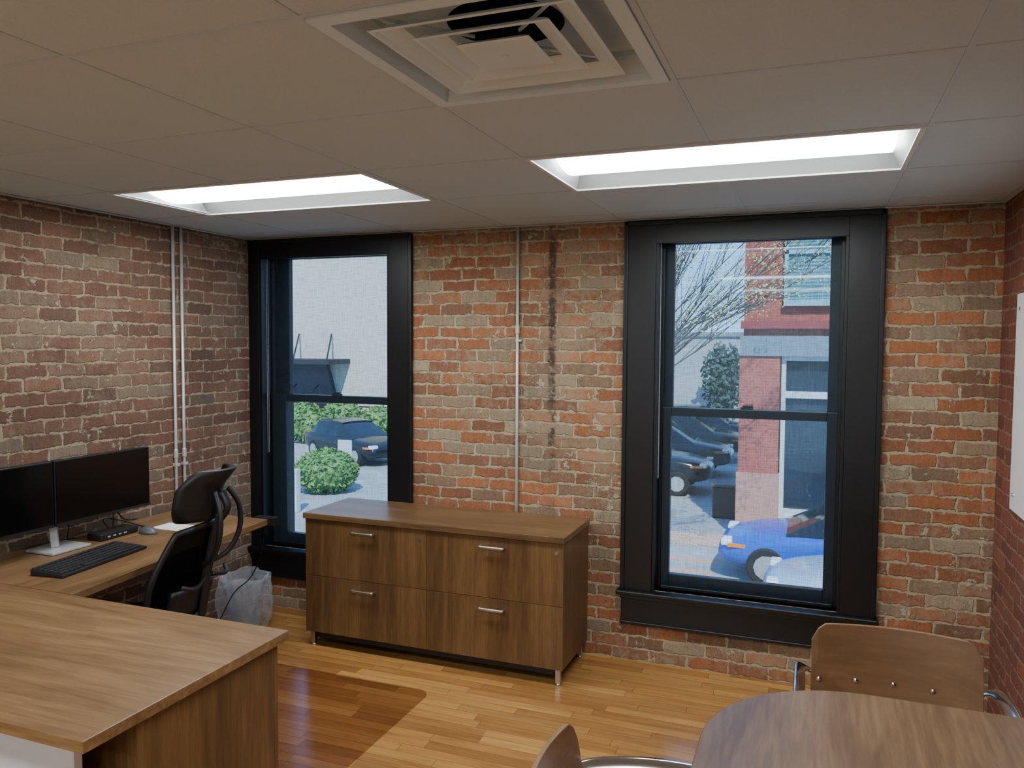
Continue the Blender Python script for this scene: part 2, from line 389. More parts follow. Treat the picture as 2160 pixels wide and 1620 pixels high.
# ---------------------------------------------------------------- windows
def window(n,ox,xo,lg,rg):
    e=empty('window_%d'%n,((ox[0]+ox[1])/2,W,0),kind='structure')
    z0,z1=OZ; ct=2.232
    b=B()
    b.box(xo[0],ox[0],W-.028,W,z0,ct); b.box(ox[1],xo[1],W-.028,W,z0,ct); b.box(ox[0],ox[1],W-.028,W,ZC,ct)
    b.obj('casing',m_black,e,world=True,bevel=.002)
    b=B()
    if n==2: b.box(xo[0]-.004,xo[0]+.018,W-.036,W-.026,z0,ct+.003)
    b.box(xo[1]-.018,xo[1]+.004,W-.036,W-.026,z0,ct+.003)
    b.box(xo[0],xo[1],W-.036,W-.026,ct-.018,ct+.003)
    b.obj('band_moulding',m_black,e,world=True,bevel=.004)
    b=B(); t=.012
    b.box(ox[0],ox[0]+t,W-.02,W+.29,z0,z1); b.box(ox[1]-t,ox[1],W-.02,W+.29,z0,z1); b.box(ox[0],ox[1],W-.001,W+.29,z1-t,z1)
    for s,x in ((1,ox[0]+t),(-1,ox[1]-t)):
        b.box(min(x,x+s*.015),max(x,x+s*.015),W+.075,W+.09,z0,z1-t)
    b.obj('jamb',m_black,e,world=True,bevel=.001)
    b=B(); lx=xo[0]-(.02 if n==2 else 0); rx=xo[1]+.015
    b.box(lx,rx,W-.065,W-.001,.352,z0); b.box(ox[0],ox[1],W-.002,W+.295,.352,z0)
    b.obj('sill',m_black,e,world=True,bevel=.006)
    b=B(); b.box(xo[0],xo[1],W-.026,W-.001,.205,.353); b.box(xo[0]-.004,xo[1]+.004,W-.034,W-.001,.195,.212); b.box(xo[0],xo[1],W-.045,W-.001,.33,.353)
    b.obj('apron',m_black,e,world=True,bevel=.004)
    xa,xb=ox[0]+t,ox[1]-t
    def sash(name,y0,y1,zz0,zz1,top,bot,l,r):
        s=B(); s.box(xa,l,y0,y1,zz0,zz1); s.box(r,xb,y0,y1,zz0,zz1); s.box(l,r,y0,y1,zz1-top,zz1); s.box(l,r,y0,y1,zz0,zz0+bot)
        so=s.obj(name,m_black,e,world=True,bevel=.003)
        B().box(l-.002,r+.002,(y0+y1)/2-.002,(y0+y1)/2+.002,zz0+bot-.002,zz1-top+.002).obj('glass_pane',m_glass,e,world=True)
    sash('lower_sash',W+.092,W+.13,z0,1.305,.045,.068,lg,rg)
    sash('upper_sash',W+.134,W+.172,1.262,z1-t,.022,.04,lg,rg)
    b=B(); c=(lg+rg)/2; b.box(c-.03,c+.03,W+.095,W+.125,1.305,1.315); b.tube([(c-.02,W+.10,1.32),(c+.03,W+.10,1.32)],.006,8)
    b.obj('sash_lock',m_blk,e,world=True,bevel=.002)
    s=empty('roller_shade',((ox[0]+ox[1])/2,W+.045,z1-.03),'translucent gray solar roller shade pulled down inside the window frame','window shade')
    sx0,sx1=ox[0]+.035,ox[1]-.03
    B().add([(sx0,W+.045,z0+.012),(sx1,W+.045,z0+.012),(sx1,W+.045,z1-.03),(sx0,W+.045,z1-.03)],[(0,1,2,3)]).obj('shade_fabric',m_shade,s,world=True)
    B().box(sx0,sx1,W+.039,W+.052,z0+.002,z0+.02).obj('hem_bar',m_black,s,world=True,bevel=.003)
    B().tube([(ox[0]+.013,W+.042,z1-.027),(ox[1]-.013,W+.042,z1-.027)],.013,16).obj('roller_tube',m_black,s,world=True,smooth=True)
    b=B(); 
    for dx in (0,.014):
        b.tube([(ox[0]+.017+dx*.0,W+.022+dx,z1-.04),(ox[0]+.017,W+.022+dx,.95)],.0012,6)
        for k in range(95):
            z=.95+k*.0121; b.lathe([(.0005,-.0024),(.0024,0),(.0005,.0024)],(ox[0]+.017,W+.022+dx,z),6)
    tag(b.obj('bead_chain',m_silver,s,world=True),kind='stuff')
window(1,OL,(XL+.003,-1.18),-2.115,-1.40)
window(2,OR,(.03,1.215),.252,.992)
# ---------------------------------------------------------------- conduits
def conduit(pts,label,wall,coup):
    e=empty('conduit',pts[0],label,'electrical conduit')
    B().tube(pts,.0085,12).obj('pipe',m_galv,e,world=True,smooth=True)
    for z in coup:
        p=pts[0]
        B().tube([(p[0],p[1],z-.025),(p[0],p[1],z-.02),(p[0],p[1],z+.02),(p[0],p[1],z+.025)],[.0095,.012,.012,.0095],12).obj('coupling',m_galv,e,world=True)
    for z in [coup[0]-.06]:
        p=pts[0]
        if wall=='b': B().box(p[0]-.008,p[0]+.025,p[1]-.010,W,z-.006,z+.006).obj('strap',m_galv,e,world=True,bevel=.002)
        else: B().box(XL,p[0]+.011,p[1]-.01,p[1]+.018,z-.008,z+.008).obj('strap',m_galv,e,world=True,bevel=.002)
conduit([(-.55,W-.012,.0),(-.55,W-.012,H)],'thin galvanised conduit running down the brick wall behind the credenza','b',[1.70])
conduit([(XL+.016,1.415,.0),(XL+.016,1.415,H)],'galvanised conduit on the dark brick wall beside its twin','l',[1.02])
conduit([(XL+.016,1.475,.0),(XL+.016,1.475,H)],'galvanised conduit on the dark brick wall beside its twin','l',[1.02])
# ---------------------------------------------------------------- credenza
cr=empty('credenza',(-.86,1.81,0),'walnut laminate four-drawer credenza on short metal feet below the conduit','cabinet')
x0,x1,yf,yb=-1.582,-.144,1.598,2.025; zb,zt=.082,.692
B().box(x0,x1,yf+.02,yb,zb,zt).obj('body',m_wal_v,cr,world=True,bevel=.0015)
B().box(x0-.008,x1+.008,yf-.012,yb+.005,zt,.722).obj('top',wood('walnut_top',0,C(80,58,37),C(106,80,52),C(128,100,69)),cr,world=True,bevel=.002)
xm=(x0+x1)/2; zm=.388
for ax,bx in ((x0,xm),(xm,x1)):
    for za,zc,lock in ((zm,zt,1),(zb,zm,0)):
        d=empty('drawer',((ax+bx)/2,yf,(za+zc)/2)); 
        B().box(ax+.0008,bx-.0008,yf,yf+.0205,za+.001,zc-.0015).obj('drawer_front',m_wal_v,d,world=True,bevel=.0008)
        mx=(ax+bx)/2; hz=zc-.050
        h=B().tube(smoothpts([(mx-.062,yf,hz),(mx-.062,yf-.022,hz),(mx-.05,yf-.027,hz),(mx+.05,yf-.027,hz),(mx+.062,yf-.022,hz),(mx+.062,yf,hz)],4),.0045,8,r2=.007)
        h.obj('handle',m_nickel,d,world=True,smooth=True,label='brushed metal bar handle')
        if lock: B().lathe([(.009,yf-.003-yf),(.009,0)],(bx-.035,yf,zc-.05),16,'y').obj('lock',m_nickel,d,world=True)
        d.parent=cr; d.location=Vector(d.location)-cr.location
for fx in (x0+.03,x1-.03):
    for fy in (yf+.03,yb-.03):
        b=B().box(fx-.012,fx+.012,fy-.012,fy+.012,.012,zb); b.lathe([(.013,0),(.013,.006),(.008,.014)],(fx,fy,0),14)
        b.obj('foot',m_nickel,cr,world=True,bevel=.001)
B().box(x0+.05,x1-.05,yf+.02,yb-.02,.05,zb).obj('base_rail',m_blk,cr,world=True)
# ---------------------------------------------------------------- desks
DH=.72
dk=empty('desk',(-1.44,-.23,0),'walnut laminate desk with a drawer pedestal and gray modesty panel','desk')
B().box(XL+.01,-.595,-.615,.137,DH-.03,DH).obj('desktop',m_wal_h,dk,world=True,bevel=.002)
px0,px1,py0,py1=-1.02,-.625,-.435,.10
B().box(px0,px1,py0,py1,.01,DH-.03).obj('pedestal',m_wal_v,dk,world=True,bevel=.0015)
for k,(za,zc) in enumerate(((.50,.685),(.31,.495),(.02,.305))):
    B().box(px0,px1,py1,py1+.019,za,zc).obj('drawer',m_wal_v,dk,world=True,bevel=.0015)
B().box(XL+.05,-.71,-.545,-.52,.03,DH-.03).obj('modesty_panel',m_gray,dk,world=True,bevel=.002,label='light gray modesty panel')
B().box(XL+.02,XL+.05,-.5,.1,0,DH-.03).obj('end_panel',m_wal_v,dk,world=True)
d2=empty('desk',(-1.98,.8,0),'walnut laminate desk return along the dark brick wall holding monitors','desk')
B().prism([(XL+.028,.142),(-1.535,.142),(-1.60,.75),(-1.665,1.395),(XL+.028,1.40)],DH-.03,DH).obj('desktop',m_wal_y,d2,world=True,bevel=.002)
for ya in (1.20,.16):
    b=B(); b.box(-2.12,-2.06,ya,ya+.08,.0,DH-.03); b.box(-2.24,-1.98,ya+.01,ya+.07,0,.03); b.obj('leg',m_silver,d2,world=True,bevel=.004)
b=B().box(-1.75,-1.63,1.396,1.44,DH-.035,DH+.006)
for k in range(2): b.box(-1.73+.05*k,-1.70+.05*k,1.41,1.43,DH+.006,DH+.009)
b.obj('power_outlet',m_blk,d2,world=True,bevel=.004,label='black clamp-on power outlet')
# ---------------------------------------------------------------- monitors
D1=DH+.0008
mo=empty('monitor_stand',(-2.12,.56,D1),'silver dual monitor stand with flat base on the desk','monitor stand')
B().box(-2.20,-2.04,.475,.665,D1,D1+.012).obj('base',m_silver,mo,world=True,bevel=.004)
B().tube([(-2.13,.56,DH+.012),(-2.155,.56,.95)],.022,4).obj('column',m_silver,mo,world=True,bevel=.003)
B().box(-2.165,-2.14,.15,.95,.95,.985).obj('crossbar',m_silver,mo,world=True,bevel=.003)
def monitor(yc,rot,x):
    e=empty('monitor',(x,yc,.975),'black widescreen monitor switched off, mounted on the dual stand','monitor',rot=rot)
    w,h=.256,.142
    b=B().box(-.03,-.004,-w,w,-h,h); b.box(-.05,-.03,-.1,.1,-.08,.08); b.obj('housing',m_blk,e,bevel=.003)
    B().box(-.0045,-.0005,-w+.006,w-.006,-h+.014,h-.006).obj('screen',m_scr,e)
    B().box(-.004,.0005,-w+.002,w-.002,-h+.001,-h+.013).obj('bezel',m_blk,e)
monitor(.775,.0,-2.07); monitor(.255,.0,-2.07)
kb=empty('keyboard',(-1.83,.485,D1),'black full-size computer keyboard on the desk','keyboard',rot=radians(7))
b=B().prismY([(-.075,.012),(-.078,.022),(.078,.012),(.078,0),(-.075,0)],-.232,.232); b.obj('case',m_blk,kb,bevel=.003)
b=B()
for r in range(6):
    x=-.06+r*.0235 if r else -.064
    for k in range(21):
        y=-.218+k*.0208
        if r==5 and 4<k<10: continue
        z=.0225-(x+.078)*.064
        b.box(x-.009,x+.009,y-.0086,y+.0086,z-.004,z+.007)
b.box(.0485,.0665,-.108,.0,.011,.020)
tag(b.obj('keys',plain('keys',C(38,38,41),.5),kb,bevel=.0015),kind='stuff')
ms=empty('computer_mouse',(-1.99,.935,D1),'dark gray computer mouse on the desk','mouse')
nu=16
v=[];f=[]
for j in range(7):
    ph=j/6*pi/2
    for k in range(nu):
        a=2*pi*k/nu; v.append((.052*cos(ph)*cos(a),.031*cos(ph)*sin(a),.034*sin(ph)))
for j in range(6):
    for k in range(nu): f.append((j*nu+k,j*nu+(k+1)%nu,(j+1)*nu+(k+1)%nu,(j+1)*nu+k))
f.append(tuple(range(nu-1,-1,-1)))
B().add(v,f).obj('shell',plain('mouse_gray',C(78,80,84),.4),ms,smooth=True)
B().lathe([(.008,-.004),(.008,.004)],(-.028,0,.027),12,'y').obj('scroll_wheel',m_blk,ms)
do=empty('docking_station',(-2.10,.835,D1),'black docking station box on the desk','docking station')
B().box(-.045,.045,-.105,.105,0,.032).obj('case',m_blk,do,bevel=.006)
b=B()
for k in range(4): b.box(.044,.0465,-.07+k*.03,-.055+k*.03,.012,.018)
b.obj('ports',m_silver,do)
for k,(P) in enumerate([[(-2.15,.80,DH+.02),(-2.19,.74,DH+.03),(-2.2,.68,DH+.01),(-2.17,.66,DH+.08),(-2.165,.62,DH+.16)],
    [(-2.15,.88,DH+.02),(-2.2,.93,DH+.07),(-2.25,.98,DH+.09),(-2.26,1.05,DH+.02),(-2.262,1.13,DH+.006)],
    [(-2.15,.86,DH+.02),(-2.21,.88,DH+.06),(-2.2,.96,DH+.04),(-2.12,1.02,DH+.006),(-2.08,1.0,DH+.006),(-2.045,.955,DH+.012)],
    [(-2.15,.78,DH+.012),(-2.2,.72,DH+.008),(-2.23,.62,DH+.01),(-2.26,.5,DH+.006)],
    [(-1.72,1.45,DH-.01),(-1.76,1.46,DH-.2),(-1.85,1.48,DH-.35),(-2.0,1.52,.25),(-2.15,1.54,.01)]]):
    tag(B().tube(smoothpts(P,6),.003,6).obj('cable',m_blk,smooth=True),'thin black computer cable looping over the desk','cable')
b=B().box(-2.06,-1.90,1.02,1.14,DH,DH+.002)
tag(b.obj('paper_sheet',m_paper),'white sheet of paper lying on the desk','paper')
# ---------------------------------------------------------------- task chair (faces local +x)
def task_chair(loc,rot,s):
    SK=.10
    e=empty('office_chair',loc,'black ergonomic mesh office chair with headrest at the desk','office chair',rot=rot,scale=s)
    b=B()
    for k in range(5):
        a=2*pi*k/5+.3; b.tube([(.03*cos(a),.03*sin(a),.12),(.17*cos(a),.17*sin(a),.10),(.29*cos(a),.29*sin(a),.075)],[.03,.022,.014],8)
    b.lathe([(.035,.07),(.045,.09),(.04,.15),(.03,.16)]); b.obj('base',m_blk,e,smooth=True)
    for k in range(5):
        a=2*pi*k/5+.3; c=(.29*cos(a),.29*sin(a),.03); b=B()
        for q in (-.016,.006): b.lathe([(.008,q),(.03,q+.001),(.03,q+.009),(.008,q+.010)],c,16,'y')
        b.tube([(c[0],c[1],.03),(c[0],c[1],.08)],.008,8); b.obj('caster',m_blk,e)
    B().lathe([(.026,.15),(.026,.28),(.017,.28),(.017,.40)],seg=16).obj('gas_column',m_chrome,e,smooth=False)
    B().box(-.12,.12,-.08,.08,.375,.425).obj('mechanism',m_blk,e,bevel=.015)
    b=B(); po=rrect(-.23,.20,-.245,.245,(.1,.1,.13,.13)); b.prism(po,.425,.485); b.obj('seat',m_blk,e,bevel=.022,seg=4)
    def back(u,t,o=0):
        sx=2*u-1; w=.225*(1-.10*(1-t)**2)*(1-.48*max(0,t-.5)**1.3*1.8)
        x=-.225+.025*sin(pi*t) -.07*t + .06*sx*sx
        return (x+o,w*sx,.46+.475*t-.02*sx*sx*t)
    B().sheet(lambda u,t:back(u,t),14,16,.004,(-1,0,0)).shear(SK,.45).obj('backrest_mesh',m_mesh,e,smooth=True)
    per=[back(u/10,0) for u in range(10)]+[back(1,t/12) for t in range(12)]+[back(1-u/10,1) for u in range(10)]+[back(0,1-t/12) for t in range(12)]
    B().tube(per,.015,8,closed=True).shear(SK,.45).obj('backrest_frame',m_blk,e,smooth=True)
    B().tube(smoothpts([(-.08,0,.40),(-.24,0,.41),(-.30,0,.50),(-.31,0,.66),(-.33,0,.84),(-.355,0,.99)],6),.030,10,r2=.013,up=(1,0,0)).shear(SK,.45).obj('spine',m_blk,e,smooth=True)
    for sgn in (-1,1):
        b=B().tube(smoothpts([(-.31,sgn*.03,.76),(-.37,sgn*.07,.80),(-.405,sgn*.09,.90),(-.395,sgn*.085,1.01),(-.35,sgn*.06,1.09)],6),.012,8)
        b.tube(smoothpts([(-.30,sgn*.185,.70),(-.335,sgn*.13,.68),(-.32,sgn*.03,.70)],6),.010,8)
        b.shear(SK,.45).obj('support_arm',m_blk,e,smooth=True)
    def head(u,t):
        sx=2*u-1; w=.165*(1-.30*abs(2*t-1)**3)
        return (-.305+.09*sx*sx-.03*(t-.5)-.05*max(0,t-.65)**1*3,w*sx,.955+.235*t)
    B().sheet(head,14,12,.034,(-1,0,0)).shear(SK,.45).obj('headrest',m_blk,e,smooth=True,bevel=.008)
    B().tube(smoothpts([(-.345,0,.94),(-.385,0,1.01),(-.35,0,1.08)],6),.026,8,r2=.013).shear(SK,.45).obj('headrest_bracket',m_blk,e,smooth=True)
    def lum(u,t):
        sx=2*u-1; return (-.262+.05*sx*sx-.08*(.1+.25*t),.17*sx,.54+.13*t)
    B().sheet(lum,10,5,.02,(-1,0,0)).shear(SK,.45).obj('lumbar_support',m_blk,e,smooth=True)
    for sgn in (-1,1):
        b=B().tube(smoothpts([(-.06,sgn*.14,.40),(-.06,sgn*.25,.42),(-.06,sgn*.265,.50),(-.05,sgn*.265,.59)],6),.016,8); b.obj('arm_post',m_blk,e,smooth=True)
        b=B().prism(rrect(-.13,.09,sgn*.265-.04,sgn*.265+.04,(.035,)*4),.59,.615); b.obj('armrest',m_blk,e,bevel=.01)
task_chair((-1.71,.60,.005),radians(193),.93)
# ---------------------------------------------------------------- trash can
tc=empty('trash_can',(-2.075,1.71,0),'gray wastebasket lined with a clear plastic bag','trash can')
B().lathe([(.085,0),(.088,.004),(.110,.27),(.114,.275),(.107,.27),(.084,.008),(.0,.008)],seg=32,cap=False).obj('bin',m_bin,tc,smooth=True)
v=[];f=[];nu,nv=72,30
for j in range(nv+1):
    t=j/nv
    if t<.72: q0=t/.72; z=.018+.285*q0; r=.124+.020*sin(pi*q0)+.010*q0
    else: q0=(t-.72)/.28; z=.303+.012*sin(pi*q0)-.05*q0; r=.134-.025*q0
    for k in range(nu):
        a=2*pi*k/nu; q=.009*sin(5*a+4*t)+.006*sin(13*a-11*t)+.004*sin(21*a+17*t)+.003*random.uniform(-1,1)+(.012*sin(3*a+1)*t)
        v.append(((r+q)*cos(a),(r+q)*sin(a),z+.008*sin(4*a)*(t>.6)+.003*random.uniform(-1,1)))
for j in range(nv):
    for k in range(nu): f.append((j*nu+k,j*nu+(k+1)%nu,(j+1)*nu+(k+1)%nu,(j+1)*nu+k))
B().add(v,f).obj('bag_liner',m_bag,tc,smooth=False,label='crumpled clear plastic bag')
# ---------------------------------------------------------------- chair mat
tag(B().prism(rrect(-1.75,-.70,.16,1.34,(.03,.05,.07,.03)),0.0005,.004).obj('chair_mat',m_mat,bevel=.001),'clear plastic chair mat lying on the hardwood floor','floor mat')
# ---------------------------------------------------------------- meeting table
tb=empty('meeting_table',(1.2,-.25,0),'walnut laminate meeting table with rounded end against the brick wall','table')
R=.38
pts=rrect(.705,1.665,-.86,.315,(R,.02,.02,R),16)
B().prism(pts,DH-.03,DH).obj('tabletop',m_tbl,tb,world=True,bevel=.003)
B().lathe([(.26,0),(.26,.015),(.06,.04),(.045,.06),(.045,DH-.06),(.15,DH-.03)],(1.25,-.26,0),32).obj('pedestal',m_silver,tb,world=True,smooth=True)
# ---------------------------------------------------------------- plywood side chairs (face local +y)
def side_chair(loc,rot,label):
    e=empty('side_chair',loc,label,'chair',rot=rot)
    def back(u,t):
        sx=2*u-1; w=.232
        zt=.205
        edge=abs(sx); cut=.0
        if edge>.8: cut=.05*((edge-.8)/.2)**2.2
        z=.565+(zt-cut)*t - (.012*(edge**2) if t<.5 else 0)
        return (w*sx,-.245+.045*sx*sx-.03*t,z)
    B().sheet(back,24,10,.011,(0,-1,0)).obj('backrest',m_ply,e,smooth=False,bevel=.002)
    for sx in (-.45,.0,.45,.9):
        x=.232*sx; y=-.245+.045*sx*sx
        B().lathe([(.002,.006),(.007,.004),(.008,.0)],(x,y,.61),12,'y').obj('screw',m_chrome,e)
    def seat(u,t):
        sx=2*u-1; y=-.20+.42*t
        w=.215*(1-.12*(2*t-1)**4)
        return (w*sx,y,.415+.02*sx*sx-.025*max(0,t-.8)**1*4*max(0,t-.8)+.03*max(0,.2-t)*3)
    B().sheet(seat,14,14,.011,(0,0,-1)).obj('seat',m_ply,e,smooth=True)
    for s in (-1,1):
        b=B().tube(smoothpts([(s*.215,.20,0.005),(s*.212,.19,.25),(s*.205,.17,.38),(s*.19,.08,.398),(s*.19,-.12,.398),(s*.19,-.2,.43),(s*.17,-.262,.56),(s*.16,-.278,.66)],6),.011,10)
        b.obj('front_leg',m_chrome,e,smooth=True)
        b=B().tube(smoothpts([(s*.20,-.26,0.005),(s*.195,-.19,.25),(s*.185,-.13,.392)],6),.011,10); b.obj('rear_leg',m_chrome,e,smooth=True)
        b=B().tube(smoothpts([(s*.185,-.262,.585),(s*.245,-.25,.62),(s*.262,-.19,.645),(s*.262,-.05,.662),(s*.262,.10,.65),(s*.255,.19,.60),(s*.235,.215,.50),(s*.214,.20,.38)],7),.019,10,r2=.006)
        b.obj('armrest',m_chrome,e,smooth=True)
    B().tube([(-.19,0,.39),(.19,0,.39)],.009,8).obj('crossbar',m_chrome,e)
side_chair((1.176,.44,0),pi,'walnut plywood side chair with chrome arms behind the meeting table')
side_chair((.70,-.385,0),-pi/2+.12,'walnut plywood side chair with chrome arms at the rounded table end')
# ---------------------------------------------------------------- whiteboard
wb=empty('whiteboard',(XR-.01,1.1,1.4),'frameless white board mounted on the red brick wall','whiteboard')
B().box(XR-.018,XR-.003,.35,1.70,.985,1.83).obj('panel',plain('whiteboard',C(235,236,238),.2,vary=.01),wb,world=True,bevel=.003)
for y in (.45,1.64):
    for z in (1.05,1.77): B().lathe([(.008,-.022),(.008,-.001)],(XR,y,z),12,'x').obj('mounting_stud',m_chrome,wb,world=True)
# ================================================================ OUTSIDE
n=N('ground'); o=n.obj(); k=n.mr(n.noise(o,1.2,5,.6),.3,.7,.8,1.1); n.base(n.mix(1.,C(156,160,162),n.comb(k,k,k),'MULTIPLY')); n.set(Roughness=.9); m_gr=n.m
tag(B().box(-80,60,2.6,90,G0-.2,G0).obj('ground',m_gr),kind='structure')
def pave(name):
    n=N(name); o=n.obj(); t=n.new('ShaderNodeTexBrick'); n.l.new(o,t.inputs['Vector']); t.inputs['Scale'].default_value=2.2
    t.inputs['Color1'].default_value=C(170,130,112); t.inputs['Color2'].default_value=C(195,158,140); t.inputs['Mortar'].default_value=C(200,190,175); n.base(t.outputs[0]); n.set(Roughness=.9); return n.m
tag(B().box(-6,6,14.4,15.42,G0,G0+.03).obj('sidewalk',pave('pavers')),'brick paver sidewalk in front of the red brick shop','sidewalk')
m_cw=plain('crosswalk',C(206,150,124),.9)
for k in range(3):
    tag(B().box(-1.6,-.7,11.6+k*.8,11.8+k*.8,G0+.001,G0+.004).obj('road_stripe',m_cw),'faded painted stripe across the street','road marking',group='crosswalk stripes')
n=N('siding'); o=n.obj(); p=n.sep(o); fz=n.M('FRACT',n.M('DIVIDE',p[2],.9)); e1=n.mr(fz,.0,.05,.86,1.); 
n.base(n.mix(1.,C(190,186,174),n.comb(e1,e1,e1),'MULTIPLY')); n.set(Roughness=.8); m_sid=n.m
bl=empty('building',(-24,36,G0),'large pale beige sided building across the parking lot','building')
B().box(-38,-17,31.5,40,G0,9.5).obj('facade',m_sid,bl,world=True)
b=B(); b.box(-24.5,-20.4,29.6,31.5,.55,.78); b.obj('canopy',plain('canopy',C(40,38,44),.7),bl,world=True)
for x in (-20.6,-22.5): B().tube([(x,29.8,.78),(x-.8,31.4,2.0)],.04,6).obj('canopy_rod',m_blk,bl,world=True)
b=B(); b.prismY([(-24.6,-1.6),(-21.0,-1.6),(-21.6,.5),(-24.6,.5)],31.2,31.5); b.obj('entrance',plain('entrance',C(50,48,58),.5),bl,world=True)
b=B()
for k in range(6): b.box(-24.5,-21.9,29.2+k*.3,29.5+k*.3,G0,G0+.18*(k+1))
b.obj('stairs',plain('stairs',C(110,104,104),.8),bl,world=True)
for x in (-21.9,-23.2): 
    b=B(); b.tube([(x,29.2,G0+1.0),(x,31,G0+2.0)],.04,6)
    for k in range(7): b.tube([(x,29.2+k*.28,G0+.1),(x,29.2+k*.28,G0+1.0+k*.155)],.02,5)
    b.obj('stair_railing',m_blk,bl,world=True)
fe=B()
for z in (.5,1.05): fe.tube([(-21.5,30.5,G0+z),(-12,30.5,G0+z)],.03,6)
for k in range(40): fe.tube([(-21.5+k*.24,30.5,G0),(-21.5+k*.24,30.5,G0+1.05)],.015,4)
tag(fe.obj('fence',m_blk),'low dark metal railing before the pale building','fence')
def leafmat(name,c1,c2):
    n=N(name); o=n.obj(); n.base(n.ramp(n.noise(o,6,4,.7),[(.3,c1),(.7,c2)])); n.set(Roughness=.7)
    return n.m
m_lf=leafmat('leaf_green',C(52,92,42),C(120,160,84)); m_lf2=leafmat('leaf_yellow',C(150,170,90),C(205,214,146)); m_lfd=leafmat('leaf_dark',C(36,56,58),C(70,94,80))
m_bark=plain('bark',C(80,76,76),.9)
def leaves(b,c,rad,n,size,shell=.6):
    for _ in range(n):
        while True:
            d=Vector((random.gauss(0,1),random.gauss(0,1),random.gauss(0,1)))
            if d.length>.1: break
        d.normalize(); r=random.uniform(shell,1.03)
        p=Vector((c[0]+d.x*rad[0]*r,c[1]+d.y*rad[1]*r,c[2]+d.z*rad[2]*r))
        a=Vector((random.uniform(-1,1),random.uniform(-1,1),random.uniform(-1,1))).normalized(); q=a.orthogonal().normalized(); s=size*random.uniform(.6,1.3)
        b.add([p-a*s,p+q*s*.5,p+a*s,p-q*s*.5],[(0,1,2,3)])
def blob(c,rad):
    b=B(); pr=[(max(.01,sin(pi*k/8)),-cos(pi*k/8)) for k in range(9)]
    v=[];f=[]
    for r,z in pr:
        for k in range(14):
            a=2*pi*k/14; q=random.uniform(.82,.92); v.append((c[0]+rad[0]*r*q*cos(a),c[1]+rad[1]*r*q*sin(a),c[2]+rad[2]*z*.88))
    for j in range(8):
        for k in range(14): f.append((j*14+k,j*14+(k+1)%14,(j+1)*14+(k+1)%14,(j+1)*14+k))
    return b.add(v,f)
def bush(loc,rad,label,n=1500,size=.07,mat=None,shell=.85):
    e=empty('bush',(loc[0],loc[1],G0),label,'bush')
    c=(loc[0],loc[1],G0+rad[2]*.92)
    blob(c,rad).obj('branches',mat or m_lf,e,world=True,smooth=True)
    b=B(); leaves(b,c,rad,n,size,shell); tag(b.obj('leaves',mat or m_lf,e,world=True),kind='stuff')
bush((-11.55,16.45),(.85,.85,.62),'rounded trimmed green bush beside the parking lot')
for x,y,r,h in [(-20.9,28.4,.9,.7),(-18.85,28.4,.9,.82),(-16.75,28.1,.9,.7),(-14.65,27.9,.9,.78),(-18.2,25.3,.95,.72),(-12.6,27.7,.9,.7)]:
    bush((x,y),(r,r,h),'bright green hedge bush behind the parked car',700,.12,shell=.75)
def tree(loc,h,label,mat,crown,n,size,lean=(0,0),nb=14):
    e=empty('tree',(loc[0],loc[1],G0),label,'tree'); b=B()
    base=Vector((loc[0],loc[1],G0)); top=base+Vector((lean[0],lean[1],h*.45))
    b.tube(smoothpts([base,(base+top)/2+Vector((.05,0,0)),top],5),[.13-.004*k for k in range(11)],8)
    tips=[]
    for k in range(nb):
        st=base+(top-base)*random.uniform(.75,1.0)
        c=Vector(crown[0]); d=Vector((random.uniform(-1,1)*crown[1][0],random.uniform(-1,1)*crown[1][1],random.uniform(-.6,1)*crown[1][2]))
        en=c+d; mid=(st+en)/2+Vector((random.uniform(-.2,.2),random.uniform(-.2,.2),random.uniform(.0,.3)))
        P=smoothpts([st,mid,en],5); b.tube(P,[.020*(1-.085*i) for i in range(len(P))],5)
        for m in range(9):
            s2=P[random.randint(3,9)]; e2=s2+(en-st).normalized()*random.uniform(.5,1.1)+Vector((random.uniform(-.5,.5),random.uniform(-.5,.5),random.uniform(-.1,.6)))
            b.tube([s2,(s2+e2)/2+Vector((0,0,.06)),e2],[.007,.005,.003],4); tips+=[e2,(s2+e2)/2]
        tips.append(en)
    b.obj('trunk',m_bark,e,world=True)
    b=B()
    per=max(1,n//len(tips))
    for t in tips: leaves(b,t,(.28,.28,.24),per,size,.1)
    tag(b.obj('leaves',mat,e,world=True),kind='stuff')
tree((-2.1,12.3),9,'street tree with sparse new yellow-green spring leaves',m_lf2,((.0,12.3,2.9),(1.6,.9,1.5)),3800,.027,nb=22)
e=empty('tree',(-2.9,33.2,G0),'dense dark evergreen tree behind parked cars','tree')
B().tube([(-2.9,33.2,G0),(-2.9,33.2,.2)],.2,8).obj('trunk',m_bark,e,world=True)
b=B(); leaves(b,(-2.75,33.2,.1),(.95,.9,1.6),1500,.15,.25); tag(b.obj('leaves',m_lfd,e,world=True),kind='stuff')
bl=empty('building',(-6,38,G0),'long light gray building behind the parked cars','building')
B().box(-15,-.9,35,42,G0,1.95).obj('facade',plain('gray_facade',C(150,158,164),.8,vary=.04,scale=1),bl,world=True)
B().box(-15,-.8,34.9,42.1,1.95,2.15).obj('roof_edge',plain('roof_edge',C(120,126,134),.8),bl,world=True)
def bt(name,c1,c2,mo):
    n=N(name); o=n.obj(); p=n.sep(o); t=n.new('ShaderNodeTexBrick'); n.l.new(n.comb(p[0],p[2],0.),t.inputs['Vector']); t.inputs['Scale'].default_value=4.
    t.inputs['Color1'].default_value=c1; t.inputs['Color2'].default_value=c2; t.inputs['Mortar'].default_value=mo; t.inputs['Mortar Size'].default_value=.012; n.base(t.outputs[0]); n.set(Roughness=.85); return n.m
